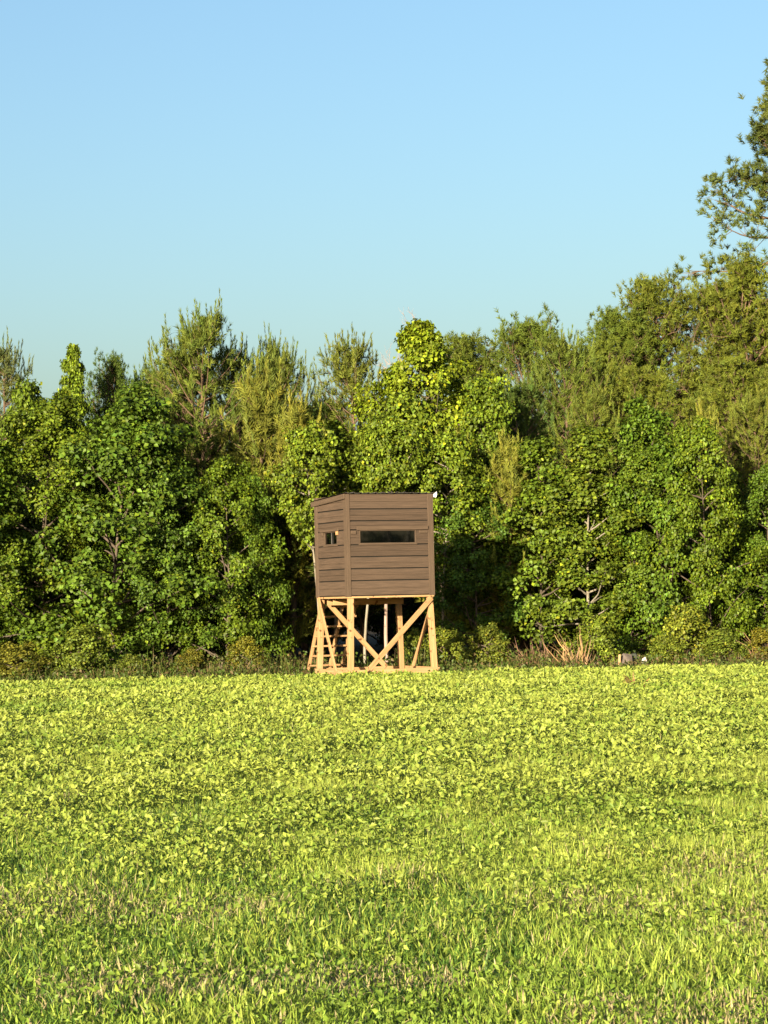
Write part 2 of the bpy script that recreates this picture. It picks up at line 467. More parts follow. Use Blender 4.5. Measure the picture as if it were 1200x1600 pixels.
p = at(967, 1033, 46.2); st = bar('stake', (p.x, 46.2, -.02), (p.x + .02, 46.2, .30), .05, .03, M_LUMBER, None, (1, 0, 0))
tag(st, 'short pale wooden stake beside the grey brown stone', 'stake')

# ------------------------------------------------------------------ plants: builders
UP = np.array([0, 0, 1.0])
def bent_path(rng, p0, d0, length, n, wob, lift=0.0):
    P = [np.asarray(p0, float)]; d = norm(np.asarray(d0, float))
    for i in range(n):
        d = norm(d + rng.normal(0, wob, 3) + UP * lift)
        P.append(P[-1] + d * length / n)
    return np.array(P)

def broadleaf(seed, h=6.0, r=1.7, cb=0.5, limbs=36, per=34, leaf=.13, hue=(.060, .090, .014), bark=None, ovoid=1.0, clump=.26, spread=.35, twig_n=6, pyramid=False):
    rng = np.random.default_rng(seed)
    tb, cb_, = Bag(), Bag()
    tr = bent_path(rng, (0, 0, -.05), (0, 0, 1), h * .93, 10, .035, .02)
    rad = np.linspace(.030 * h / 6 + .012, .006, 11)
    tb.add(*tube(tr, rad, 7))
    CC, OUT, RC = [], [], []
    for i in range(limbs):
        t = min(.98, max(0.0, (i + rng.uniform(0, 1)) / limbs))
        prof = ovoid * ((1 - t ** 4) ** .7) * (.74 + .26 * math.sin(math.pi * min(1, t * 1.25 + .12))) + (1 - ovoid) * (1 - t) ** .9
        if pyramid: prof = min(1.0, (1 - t) * 1.65 + .03)
        Lb = max(.12 if pyramid else .22, r * prof * rng.uniform(.55, 1.22))
        az = i * 2.39996 + rng.normal(0, .3)
        el = math.radians(rng.uniform(2, 34) + 18 * t)
        zend = cb + t * (h * .95 - cb)
        zs = max(.15, min(h * .9, zend - Lb * math.sin(el) * .8))
        k = np.interp(zs, tr[:, 2], np.arange(11)); a = int(min(9, k)); p0 = tr[a] + (tr[a + 1] - tr[a]) * (k - a)
        d0 = np.array([math.cos(az) * math.cos(el), math.sin(az) * math.cos(el), math.sin(el)])
        P = bent_path(rng, p0, d0, Lb, 5, .13, .03)
        tb.add(*tube(P, np.linspace(.018 + .008 * Lb, .004, 6), 4))
        for j in range(twig_n):
            s = rng.uniform(.3, 1.02) ** .55
            q = s * 5; a = int(min(4, q)); c = P[a] + (P[a + 1] - P[a]) * (q - a)
            side = norm(rng.normal(0, 1, 3) + d0 * .8 + UP * .15)
            c2 = c + side * rng.uniform(.1, spread) * ((.2 + .6 * Lb) if pyramid else (0.6 + .4 * Lb))
            if rng.random() < .35: tb.add(*tube(np.array([c, (c + c2) / 2 + UP * .03, c2]), [.006, .004, .002], 3))
            CC.append(c2); OUT.append(norm(c2 - np.array([tr[5][0], tr[5][1], c2[2] - .35 * r]))); RC.append(clump * rng.uniform(.65, 1.25) * ((.45 + .55 * min(1, prof * 1.6)) if pyramid else 1))
    for k in range(4):      # leader
        c = tr[-1] + np.array([rng.normal(0, .06), rng.normal(0, .06), -.09 * k + .05])
        CC.append(c); OUT.append(UP); RC.append(.10 + .03 * k)
    CC, OUT, RC = np.array(CC), np.array(OUT), np.array(RC)
    n = len(CC) * per
    ix = np.repeat(np.arange(len(CC)), per)
    g = rng.normal(0, 1, (n, 3)); off = norm(g) * (rng.random((n, 1)) ** .45) * RC[ix][:, None] * np.array([1.1, 1.1, .8])
    C = CC[ix] + off; C[:, 2] = np.maximum(C[:, 2], .06)
    N = norm(norm(off) * .45 + OUT[ix] * .40 + UP * .30 + rng.normal(0, .42, (n, 3)))
    Dd = norm(OUT[ix] * .5 - UP * .35 + rng.normal(0, .7, (n, 3)))
    L = leaf * rng.uniform(.6, 1.25, n)
    V, T = leaf_soup(C, N, Dd, L, L * rng.uniform(.75, 1.0, n), .22, .15)
    cl = np.asarray(hue)[None, :] * (1 + rng.normal(0, .16, (len(CC), 1)))[ix] * np.exp(rng.normal(0, .28, (n, 1)))
    cl = cl * (1 + rng.normal(0, .08, (n, 1)) * np.array([1.0, .2, -.4]))
    yel = rng.random(n) < .05
    cl[yel] = cl[yel] * np.array([1.7, 1.35, 1.0])
    cb_.add(V, T, np.repeat(np.clip(cl, .004, .5), 4, 0))
    return tb.mesh('trunk', bark or M_BARK, True), cb_.mesh('crown', M_LEAF), h, r

def needle_shoot(rng, base, d, length, n, nl, nw, spread):
    """needles round a shoot: long thin triangles"""
    d = norm(d)
    s = rng.uniform(0, 1, n)
    rad = norm(rng.normal(0, 1, (n, 3))); rad = norm(rad - d * np.sum(rad * d, 1, keepdims=True))
    B0 = base + d * (s * length)[:, None]
    nd = norm(d * (.95 - .35 * (1 - s))[:, None] + rad * spread)
    L = nl * rng.uniform(.7, 1.15, n) * (1 - .35 * s)
    sd = norm(np.cross(nd, rng.normal(0, 1, (n, 3)))) * nw * .5
    V = np.stack([B0 - sd, B0 + sd, B0 + nd * L[:, None]], 1).reshape(-1, 3)
    return V, np.arange(3 * n).reshape(-1, 3)

def young_pine(seed, h=8.0, r=1.7, cb=1.5, hue=(.070, .075, .020), whorl=.42, nb=5, shoots=6, needles=26, upright=1.0, sl=.34, nl=.19, thin=0.0):
    rng = np.random.default_rng(seed)
    tb, cr = Bag(), Bag()
    tr = bent_path(rng, (0, 0, -.05), (0, 0, 1), h * .96, 12, .02, .02)
    tb.add(*tube(tr, np.linspace(.012 * h + .02, .010, 13), 7))
    hue = np.asarray(hue)
    z = cb
    while z < h * .94:
        t = (z - cb) / (h - cb)
        for b in range(nb):
            if rng.random() < thin: continue
            az = rng.uniform(0, 2 * math.pi)
            Lb = max(.22, r * min(1.0, (1 - t) * 2.7 + .06) * rng.uniform(.6, 1.1) * min(1, .55 + t * 2.2))
            el = math.radians(rng.uniform(5, 32) + 16 * t)
            k = np.interp(z + rng.normal(0, .06), tr[:, 2], np.arange(13)); a = int(min(11, k)); p0 = tr[a] + (tr[a + 1] - tr[a]) * (k - a)
            d0 = np.array([math.cos(az) * math.cos(el), math.sin(az) * math.cos(el), math.sin(el)])
            P = bent_path(rng, p0, d0, Lb, 5, .07, .10)
            tb.add(*tube(P, np.linspace(.010 + .007 * Lb, .004, 6), 4))
            bd = norm(P[-1] - P[-2])
            c_b = hue * (1 + rng.normal(0, .10))
            for j in range(shoots):
                s = 1.0 if j == 0 else rng.uniform(.15, 1.0)
                q = s * 5; a = int(min(4, q)); c = P[a] + (P[a + 1] - P[a]) * (q - a)
                c_s = np.clip(c_b * (1 + rng.normal(0, .16)) * (1 + rng.normal(0, .08) * np.array([1, .2, -.5])), .004, .5)
                if j == 0:      # upright plume at the tip
                    V, T = needle_shoot(rng, c, norm(bd * .3 + UP * upright + rng.normal(0, .16, 3)), sl * rng.uniform(1.0, 1.9), int(needles * 1.7), nl * .8, .022, .38)
                else:
                    sd = norm(bd * .5 + UP * .45 * upright + rng.normal(0, .5, 3))
                    V, T = needle_shoot(rng, c + rng.normal(0, .08, 3), sd, sl * rng.uniform(.4, .8), needles, nl, .022, .75)
                cr.add(V, T, c_s)
        z += whorl * rng.uniform(.75, 1.2) * (1 - .35 * t)
    for k in range(5):      # candles at the top
        c = tr[-1] + np.array([rng.normal(0, .10), rng.normal(0, .10), -.25 * (k > 0) - .1 * k + 0.0])
        V, T = needle_shoot(rng, c, norm(UP + rng.normal(0, .12, 3)), (.55 if k == 0 else .4), needles + 12, nl * .8, .020, .32)
        cr.add(V, T, hue * (1 + rng.normal(0, .1)))
    return tb.mesh('trunk', M_PINEBARK, True), cr.mesh('crown', M_NEEDLE), h, r

def old_pine(seed, h=11.0, r=3.0, cb=2.0, limbs=44, hue=(.075, .076, .018), twigs=9, needles=20, dead=.10, cone=False):
    rng = np.random.default_rng(seed)
    tb, cr = Bag(), Bag()
    tr = bent_path(rng, (0, 0, -.05), (0, 0, 1), h * .95, 12, .03, .02)
    tb.add(*tube(tr, np.linspace(.013 * h + .03, .02, 13), 8))
    hue = np.asarray(hue)
    for i in range(limbs):
        t = ((i + rng.uniform(0, 1)) / limbs)
        prof = (1 - t ** 3.2) ** .6 * (.8 + .2 * min(1, t * 3))
        if cone: prof = (1 - t) ** .85
        Lb = max(.5, r * prof * rng.uniform(.6, 1.15))
        az = i * 2.39996 + rng.normal(0, .4)
        el = math.radians(rng.uniform(-5, 22) + 38 * t)
        zz = cb + t * (h * .93 - cb)
        k = np.interp(zz, tr[:, 2], np.arange(13)); a = int(min(11, k)); p0 = tr[a] + (tr[a + 1] - tr[a]) * (k - a)
        d0 = np.array([math.cos(az) * math.cos(el), math.sin(az) * math.cos(el), math.sin(el)])
        P = bent_path(rng, p0, d0, Lb, 7, .15, .05)
        tb.add(*tube(P, np.linspace(.02 + .012 * Lb, .006, 8), 5))
        c_b = hue * (1 + rng.normal(0, .13))
        isdead = rng.random() < dead
        for j in range(twigs):
            s = rng.uniform(.35, 1.0)
            q = s * 7; a = int(min(6, q)); c = P[a] + (P[a + 1] - P[a]) * (q - a)
            sd = norm(rng.normal(0, .7, 3) + norm(P[-1] - P[0]) * .6 + UP * .45)
            lt = rng.uniform(.2, .6) * (.5 + .25 * Lb)
            e = c + sd * lt
            tb.add(*tube(np.array([c, (c + e) / 2 - UP * .03, e]), [.012, .008, .004], 3))
            if isdead:
                for _ in range(3):
                    e2 = e + norm(rng.normal(0, 1, 3)) * .3
                    tb.add(*tube(np.array([c + sd * lt * rng.uniform(.4, 1), (e + e2) / 2, e2]), [.006, .005, .003], 3))
                continue
            for _ in range(4):
                cc = e + rng.normal(0, .13, 3)
                nd = norm(sd * .5 + UP * .5 + rng.normal(0, .6, 3))
                V, T = needle_shoot(rng, cc, nd, .16, needles, .20, .029, .9)
                cr.add(V, T, np.clip(c_b * (1 + rng.normal(0, .13)) * (1 + rng.normal(0, .07) * np.array([1, .2, -.5])), .004, .5))
    return tb.mesh('trunk', M_PINEBARK, True), cr.mesh('crown', M_NEEDLE), h, r

def dead_tree(seed, h=8.0, r=1.2):
    rng = np.random.default_rng(seed)
    tb, cr = Bag(), Bag()
    tr = bent_path(rng, (0, 0, -.05), (0, 0, 1), h * .95, 10, .05, .02)
    tb.add(*tube(tr, np.linspace(.08, .012, 11), 6))
    def grow(p, d, L, rad, depth):
        P = bent_path(rng, p, d, L, 4, .16, .06)
        cr.add(*tube(P, np.linspace(rad, rad * .4, 5), 3))
        if depth == 0: return
        for _ in range(4 if depth > 1 else 5):
            k = rng.integers(1, 5)
            grow(P[k], norm(norm(d) + rng.normal(0, .55, 3) + UP * .25), L * rng.uniform(.4, .7), rad * .55, depth - 1)
    for i in range(16):
        k = rng.integers(4, 11); az = rng.uniform(0, 6.28); el = rng.uniform(.3, 1.0)
        grow(tr[k], (math.cos(az) * math.cos(el), math.sin(az) * math.cos(el), math.sin(el)), r * rng.uniform(.5, 1.0), .024, 3)
    return tb.mesh('trunk', M_DEADWOOD, True), cr.mesh('crown', M_DEADWOOD), h, r

# ------------------------------------------------------------------ plants: kinds
K = {}
for i, (lf, per, hue) in enumerate(((.090, 66, (.064, .104, .0085)), (.072, 84, (.070, .106, .008)), (.098, 58, (.058, .098, .009)),
                                    (.080, 72, (.060, .098, .010)), (.094, 62, (.070, .106, .0075)))):
    K['gum%d' % i] = broadleaf(100 + i, 6.2, 2.0, .25, 50, per, lf, hue, clump=(.29, .24, .31, .26, .28)[i], twig_n=(7, 8, 7, 7, 7)[i], spread=.30)
for i in range(4):
    K['sap%d' % i] = broadleaf(200 + i, 5.8, 1.15, .7, 44, (56, 50, 70, 80)[i], (.088, .096, .075, .066)[i], (.070, .108, .009), bark=(M_BARK, M_PALEBARK)[i == 0], clump=.22, spread=.3)
for i in range(3):      # bare stemmed below, crown high up
    K['bare%d' % i] = broadleaf(250 + i, 5.8, 1.15, (2.9, 2.9, 4.0)[i], (34, 34, 24)[i], 56, .088, (.082, .116, .009), bark=M_PALEBARK, clump=.23, spread=.32)
for i in range(2):
    K['pop%d' % i] = broadleaf(300 + i, 8.5, 2.0, (1.2, 3.9)[i], (88, 74)[i], 54, .10, (.112, .150, .009), clump=.26, spread=.34, pyramid=True)
for i in range(5):
    K['pine%d' % i] = young_pine(400 + i, 8.5, 2.0, 1.0, hue=(.088, .112, .016), nb=7, shoots=9, needles=24, whorl=.44)
K['thinpine'] = young_pine(420, 8.0, 1.3, 1.5, hue=(.09, .11, .030), whorl=.55, nb=6, shoots=6, thin=.1)
K['palepine0'] = young_pine(430, 5.5, .95, .5, hue=(.135, .145, .020), whorl=.36, shoots=7, upright=1.6, sl=.40)
K['palepine1'] = young_pine(431, 5.5, .85, .5, hue=(.130, .145, .020), whorl=.36, shoots=7, upright=1.6, sl=.40)
for i in range(4):
    K['old%d' % i] = old_pine(500 + i, 11.0, 3.2, 1.0, 92, (.080, .104, .012), twigs=14, needles=15, dead=.10)
K['tall'] = old_pine(521, 17.0, 3.4, 10.2, 30, (.072, .092, .018), twigs=20, needles=24, dead=.03, cone=True)
K['dead'] = dead_tree(530)
for i in range(4):
    K['shrub%d' % i] = broadleaf(600 + i, 1.3, .62, .12, 24, 40, .062, (.092, .122, .014), clump=.16, spread=.25, twig_n=5)
SPREAD = {'gum': 1.42, 'sap': 1.35, 'bar': 1.3, 'pop': 1.2, 'pin': 1.75, 'old': 1.85, 'pal': 1.5, 'tal': 1.0}

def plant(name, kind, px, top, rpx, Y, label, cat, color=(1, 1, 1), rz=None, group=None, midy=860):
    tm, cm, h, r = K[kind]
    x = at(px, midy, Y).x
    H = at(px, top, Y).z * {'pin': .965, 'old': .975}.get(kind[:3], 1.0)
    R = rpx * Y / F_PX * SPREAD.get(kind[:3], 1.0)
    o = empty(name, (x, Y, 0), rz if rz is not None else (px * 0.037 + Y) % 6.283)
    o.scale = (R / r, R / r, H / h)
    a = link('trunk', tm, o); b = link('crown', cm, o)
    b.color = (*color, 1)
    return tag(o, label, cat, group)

BL, PI, PO, SA, SH = 'broadleaf_tree', 'pine_tree', 'poplar_tree', 'sapling', 'shrub'
Y_ = (1.25, 1.12, .9); DK = (.8, .85, .9)
TREES = [
 # front row at the field edge
 (BL, 'gum0', -55, 640, 115, 50.3, 'leafy green tree cut off by the left edge of the picture', 'tree', (1, 1, 1)),
 (BL, 'gum1', 62, 600, 110, 50.6, 'leafy tree second from the left in the front row', 'tree', (1.1, 1.05, 1)),
 (BL, 'gum2', 172, 590, 118, 50.0, 'broad dense green tree, tallest of the leafy front row left of the blind', 'tree', (1, 1, 1)),
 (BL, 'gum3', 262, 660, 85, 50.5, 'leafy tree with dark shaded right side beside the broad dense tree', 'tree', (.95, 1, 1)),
 (BL, 'gum4', 352, 705, 72, 50.4, 'rounded leafy tree midway between broad dense tree and the blind', 'tree', (1, 1, 1)),
 (BL, 'gum0', 404, 735, 44, 51.0, 'slim leafy tree bordering the dark gap left of the blind', 'tree', (.95, 1, 1)),
 # behind the blind
 (SA, 'bare0', 500, 655, 52, 51.2, 'light green sapling rising behind the left end of the blind roof', 'tree', (1.1, 1.08, 1)),
 (SA, 'bare1', 566, 648, 55, 51.6, 'bushy sapling directly behind the middle of the blind roof', 'tree', (1.1, 1.05, 1)),
 (SA, 'bare2', 620, 640, 50, 51.0, 'sapling with a pale stem showing just above the blind roof', 'tree', (1.05, 1.05, 1)),
 (SA, 'bare0', 688, 668, 56, 51.6, 'sapling rising behind the right end of the blind roof', 'tree', (1.1, 1.1, 1)),
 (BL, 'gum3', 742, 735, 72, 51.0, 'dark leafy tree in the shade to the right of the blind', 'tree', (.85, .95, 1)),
 # right of the blind
 (PI, 'palepine0', 792, 700, 42, 51.4, 'small pale yellow green pine behind the shaded tree', 'tree', (1, 1, 1)),
 (SA, 'sap1', 838, 670, 60, 50.8, 'leafy sapling on the right edge of the dark shaded hollow', 'tree', (1.05, 1.03, 1)),
 (SA, 'sap0', 918, 650, 68, 50.4, 'open sapling with a pale bare stem showing low down', 'tree', (1.1, 1.0, 1)),
 (SA, 'sap3', 985, 680, 58, 50.9, 'leafy sapling between the pale stemmed one and the double topped tree', 'tree', (1, 1, 1)),
 (BL, 'gum2', 1045, 612, 80, 50.6, 'double topped leafy tree standing behind the stones', 'tree', (1.1, 1.1, 1)),
 (BL, 'gum4', 1108, 645, 66, 50.2, 'leafy tree third from the right in the front row', 'tree', (1.1, 1.08, 1)),
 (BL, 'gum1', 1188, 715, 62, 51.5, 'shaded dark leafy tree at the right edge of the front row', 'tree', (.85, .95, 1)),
 (BL, 'gum0', 1285, 640, 105, 50.5, 'leafy tree just past the right edge of the front row', 'tree', (1, 1, 1)),
 # second rows, left
 (PI, 'thinpine', 14, 522, 66, 56.0, 'thin open pine with sky through it at the far left', 'tree', (1, 1, 1)),
 (PI, 'pine4', -60, 550, 70, 57.0, 'pine past the left edge beside the thin open one', 'tree', (1, 1, 1)),
 (PO, 'pop0', 95, 503, 58, 55.0, 'leafy tree whose narrow spire rises above the left front row', 'tree', (.85, .92, 1)),
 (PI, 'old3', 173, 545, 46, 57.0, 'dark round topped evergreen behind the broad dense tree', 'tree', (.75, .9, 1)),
 (PI, 'pine0', 232, 572, 52, 57.0, 'short pine between round topped evergreen and the tall pointed pine', 'tree', (.85, .95, 1)),
 (PI, 'pine1', 282, 520, 60, 56.0, 'pine leaning against the left side of the tall pointed pine', 'tree', (1, 1, 1)),
 (PI, 'pine2', 332, 470, 72, 55.5, 'tallest pointed pine left of the blind with upright candles', 'tree', (1, 1.02, 1)),
 (PI, 'pine3', 396, 520, 52, 57.0, 'pine with two small peaks right of the tall pointed pine', 'tree', (.95, 1, 1)),
 (PI, 'pine4', 432, 520, 44, 58.0, 'slender pine standing between the two peaked one and next spire', 'tree', (.95, .98, 1)),
 (PI, 'pine0', 474, 530, 54, 56.5, 'spire topped pine left of the sky notch above the blind', 'tree', (.95, .95, 1)),
 (PI, 'palepine1', 412, 585, 55, 53.5, 'yellow green feathery pine in front of the two peaked pine', 'tree', (1, .97, 1)),
 (PI, 'palepine0', 452, 640, 45, 52.8, 'low feathery yellow green pine near the dark gap', 'tree', (1.05, 1, 1)),
 (PI, 'pine1', 565, 512, 62, 56.5, 'pine with one long top candle above the blind roof', 'tree', (1.08, 1, 1)),
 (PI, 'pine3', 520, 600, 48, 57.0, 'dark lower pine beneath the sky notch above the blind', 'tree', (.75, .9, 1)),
 ('dead_tree', 'dead', 600, 522, 50, 55.3, 'bare pinkish dead tree between candle topped pine and bright poplar', 'tree', (1, 1, 1)),
 (PO, 'pop1', 694, 458, 98, 54.5, 'bright yellow green poplar, tallest tree above the blind', 'tree', (1.1, 1.08, 1)),
 (SA, 'sap2', 748, 575, 56, 53.5, 'bright leafy lower tree on the right flank of the poplar', 'tree', (1.2, 1.15, 1)),
 (PI, 'palepine1', 708, 690, 44, 52.4, 'small olive pine behind the right end of the blind roof', 'tree', (.95, .95, 1)),
 (BL, 'gum4', 30, 585, 70, 54.0, 'leafy tree filling the space below the thin open pine', 'tree', (1, 1, 1)),
 (BL, 'gum1', 222, 592, 66, 54.0, 'leafy tree between the broad dense tree and tall pointed pine', 'tree', (.95, 1, 1)),
 (PI, 'pine2', 250, 560, 58, 58.5, 'pine filling the skyline left of the tall pointed pine', 'tree', (.9, .97, 1)),
 (BL, 'bare1', 520, 640, 66, 54.5, 'leafy tree in the second row behind the left end of the blind', 'tree', (1, 1, 1)),
 (BL, 'bare0', 622, 604, 66, 54.0, 'leafy tree below the bare pinkish dead tree', 'tree', (1.05, 1.03, 1)),
 # second rows, right
 (PI, 'old0', 752, 520, 78, 62.0, 'olive round crowned pine just right of the bright poplar', 'tree', (.95, .95, 1)),
 (PI, 'old1', 822, 482, 78, 61.0, 'knobbly topped pine rising alone in the middle right skyline', 'tree', (.9, .95, 1)),
 (PI, 'pine2', 880, 508, 62, 56.5, 'young pine with bare orange stem showing between its whorls', 'tree', (1, 1.02, 1)),
 (PI, 'old2', 925, 528, 70, 61.0, 'lower pine at the foot of the rising right hand skyline', 'tree', (1.02, 1, 1)),
 (PI, 'old3', 990, 470, 82, 62.0, 'domed pine on the lower slope of the rising skyline', 'tree', (.95, 1, 1)),
 (PI, 'old0', 1055, 428, 82, 63.0, 'olive pine with brown dead limbs on the rising skyline', 'tree', (1.1, 1.02, 1)),
 (PI, 'old1', 1122, 420, 84, 62.5, 'yellowish pine directly below the tall bare limbed pine', 'tree', (1.12, 1.04, 1)),
 (PI, 'old2', 1192, 398, 90, 62.0, 'yellowish crowned pine at the right edge below tall pine', 'tree', (1.15, 1.05, 1)),
 (PI, 'old3', 1290, 380, 100, 62.0, 'big pine past the right edge below the tall one', 'tree', (1.1, 1.05, 1)),
 (PI, 'pine4', 945, 600, 58, 55.0, 'olive pine behind the pale stemmed sapling', 'tree', (1.1, 1.05, 1)),
 (PI, 'old1', 1010, 560, 66, 57.0, 'olive pine behind the double topped leafy tree', 'tree', (1.15, 1.05, 1)),
 (PI, 'old0', 1130, 560, 80, 56.5, 'wide olive pine behind the front row near the right edge', 'tree', (1.12, 1.04, 1)),
 (PI, 'palepine0', 1098, 655, 34, 53.0, 'small feathery pine peeping over the third leafy tree from right', 'tree', (1, 1, 1)),
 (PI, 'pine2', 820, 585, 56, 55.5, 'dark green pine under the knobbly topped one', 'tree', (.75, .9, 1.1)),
 (PI, 'tall', 1272, 62, 190, 64.0, 'tall bare limbed pine reaching high at the right edge', 'tree', (1, 1, 1)),
 (PI, 'pine0', 1185, 600, 56, 53.5, 'pine behind the shaded tree at the right edge', 'tree', (1.15, 1.05, 1)),
]
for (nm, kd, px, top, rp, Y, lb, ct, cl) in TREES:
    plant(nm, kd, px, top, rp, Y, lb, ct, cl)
# the deep wood: trees one cannot tell apart behind the rows
FILL = ['gum1', 'pine1', 'gum3', 'pine3', 'gum4', 'pine0']
rng = np.random.default_rng(77)
n_fill = 0
for row, (Y, top, step, rp) in enumerate(((54.0, 745, 105, 78), (60.5, 640, 100, 78), (68.0, 625, 95, 80), (78.0, 640, 90, 95))):
    for k, px in enumerate(range(-140 + row * 40, 1360, step)):
        if row == 0 and 460 < px < 790: continue
        if row == 3 and not 380 < px < 800: continue
        if row == 0 and 330 < px < 460: px = 424
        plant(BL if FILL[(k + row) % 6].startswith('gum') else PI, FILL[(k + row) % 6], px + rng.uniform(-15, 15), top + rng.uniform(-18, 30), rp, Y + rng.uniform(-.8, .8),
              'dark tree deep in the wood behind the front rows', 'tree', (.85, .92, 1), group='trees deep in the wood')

# shrubs at the foot of the wood
SHRUBS = [
 (28, 1008, 50, 47.3, 'olive brown bush at the left end of the field edge', (1.1, .85, .9)),
 (128, 982, 46, 47.4, 'green bush at the foot of the tree second from left', (1, 1, 1)),
 (205, 1024, 28, 47.3, 'low bush at the foot of the broad dense tree', (1, .95, 1)),
 (300, 1015, 26, 47.6, 'brownish bush among thin stems beside the broad dense tree', (1.1, .82, .9)),
 (385, 1000, 32, 47.4, 'reddish olive bush left of the dark gap', (1.2, .9, .8)),
 (700, 985, 34, 47.8, 'bright leafy bush beside the right legs of the blind', (1.15, 1.05, 1)),
 (762, 978, 36, 48.0, 'dark bush in the shaded hollow right of the blind', (1, .9, .9)),
 (648, 985, 26, 50.2, 'leafy bush seen through the legs of the blind', (1.05, 1, 1)),
 (936, 965, 46, 47.4, 'bright green bush between dry grass clump and the stones', (1.15, 1.15, 1)),
 (1072, 950, 50, 47.7, 'yellowish green bush under the third leafy tree from right', (1.25, 1.1, 1)),
 (1042, 995, 30, 47.2, 'small green bush right of the stones', (1.1, 1.05, 1)),
 (1130, 985, 38, 47.3, 'green bush between yellowish bush and the brown weeds at right', (1, 1, 1)),
 (1195, 985, 36, 47.2, 'rusty brown weedy bush at the right edge', (1.3, .92, .8)),
]
for i, (px, top, rp, Y, lb, cl) in enumerate(SHRUBS):
    plant(SH, 'shrub%d' % (i % 4), px, top, rp, Y, lb, 'bush', cl, midy=1020)

# dry grass clump
def dry_clump(n, w, h, seed):
    rng = np.random.default_rng(seed); b = Bag()
    for i in range(n):
        x, y = rng.normal(0, w * .22), rng.normal(0, w * .22)
        lean = np.array([x * 1.3 / w + rng.normal(-.12, .16), rng.normal(-.05, .16), 1.0])
        P = bent_path(rng, (x, y, -.02), lean, h * (.25 + .8 * rng.random() ** 1.3), 4, .20, -.07)
        wd = rng.uniform(.008, .022)
        c = np.array([.36, .235, .12]) * rng.uniform(.45, 1.2) * np.array([1, rng.uniform(.9, 1.12), rng.uniform(.8, 1.2)])
        s = norm(np.array([rng.normal(0, 1), rng.normal(0, .5), 0])) * wd
        k = np.array([1, .9, .75, .5, .08])[:, None]
        V = np.stack([P - s * k, P + s * k], 1).reshape(-1, 3)
        T = []
        for j in range(4): T += [(2 * j, 2 * j + 1, 2 * j + 3), (2 * j, 2 * j + 3, 2 * j + 2)]
        b.add(V, T, c)
    return b.mesh('dry_grass', M_DRY)
for (px, Y, n, w, h, lb) in ((902, 46.6, 80, .42, .95, 'tall tan clump of dry grass against the green bush'),
                             (845, 47.4, 110, .8, .80, 'thin brown dry weeds left of the tan grass clump'),
                             (1188, 47.3, 60, .5, 1.0, 'dry brown stalks in the rusty bush at the right edge')):
    o = link('dry_grass_clump', dry_clump(n, w, h, int(px))); o.location = (at(px, 1030, Y).x, Y, 0)
    if '845' in str(px) or px == 1188: o.color = (.6, .55, .6, 1)
    tag(o, lb, 'dry grass')

# ------------------------------------------------------------------ undergrowth along the wood edge
def vnoise(x, y, cell, seed):
    rng = np.random.default_rng(seed); G = rng.random((256, 256))
    u, v = np.asarray(x) / cell + 100, np.asarray(y) / cell + 100
    i, j = np.floor(u).astype(int), np.floor(v).astype(int); fu, fv = u - i, v - j
    fu, fv = fu * fu * (3 - 2 * fu), fv * fv * (3 - 2 * fv)
    g = lambda a, b: G[a % 256, b % 256]
    return (g(i, j) * (1 - fu) + g(i + 1, j) * fu) * (1 - fv) + (g(i, j + 1) * (1 - fu) + g(i + 1, j + 1) * fu) * fv

def blades(x, y, z0, H, wd, lean_az, lean, col, segs):
    """curved tapering blades as strips"""
    n = len(x)
    base = np.stack([x, y, np.full(n, z0)], 1)
    ld = np.stack([np.cos(lean_az), np.sin(lean_az), np.zeros(n)], 1)
    face = lean_az + np.pi / 2 + np.random.default_rng(1).normal(0, .5, n)
    s = np.stack([np.cos(face), np.sin(face), np.zeros(n)], 1) * wd[:, None] * .5
    rows = []
    for k in range(segs + 1):
        t = k / segs
        p = base + UP * (H * (t - .28 * lean * t * t))[:, None] + ld * (H * lean * t ** 1.8)[:, None]
        if k == segs: rows.append(p[:, None, :])
        else:
            q = (1 - .15 * t) if t < .6 else .75
            rows.append(np.stack([p - s * q, p + s * q], 1))
    V = np.concatenate(rows, 1); m = V.shape[1]
    T = []
    for k in range(segs - 1): T += [(2 * k, 2 * k + 1, 2 * k + 3), (2 * k, 2 * k + 3, 2 * k + 2)]
    T.append((m - 3, m - 2, m - 1))
    T = (np.arange(n)[:, None, None] * m + np.array(T)[None]).reshape(-1, 3)
    return V.reshape(-1, 3), T, np.repeat(col, m, 0)

rng = np.random.default_rng(900)
b = Bag()
n = 20000
x = rng.uniform(-13, 13, n); y = 44.8 + .3 * (vnoise(x, x * 0, 1.1, 4) - .5) * 2 + rng.random(n) ** 1.15 * 5.0
lx_ = (x - B.x) * math.cos(TH) + (y - 46) * math.sin(TH); ly_ = -(x - B.x) * math.sin(TH) + (y - 46) * math.cos(TH)
k = ~((np.abs(lx_) < W / 2 + .25) & (ly_ > -D / 2 - .9) & (ly_ < D / 2 + 1.2)); x, y = x[k], y[k]; n = len(x)
d = vnoise(x, y * .5, .7, 5)
H = (.07 + .48 * rng.random(n) ** 1.7 * np.clip((y - 44.6) / 2.8, .12, 1)) * (.4 + 1.0 * d)
pal = np.array([[.075, .090, .016], [.12, .09, .035], [.060, .095, .014], [.17, .12, .06], [.09, .065, .026]])
brown = vnoise(x, y, 1.6, 6)
ci = np.where(brown > .62, rng.choice([1, 3, 4, 0], n), rng.choice([0, 2, 2, 1], n))
c = pal[ci] * rng.uniform(.7, 1.25, (n, 1))
b.add(*blades(x, y, 0, H, rng.uniform(.010, .022, n), rng.uniform(0, 6.28, n), rng.uniform(.05, .6, n), c, 3))
m_ = 22000
ix = rng.integers(0, n, m_)
C = np.stack([x[ix] + rng.normal(0, .06, m_), y[ix] + rng.normal(0, .06, m_), H[ix] * rng.uniform(.3, 1.0, m_)], 1)
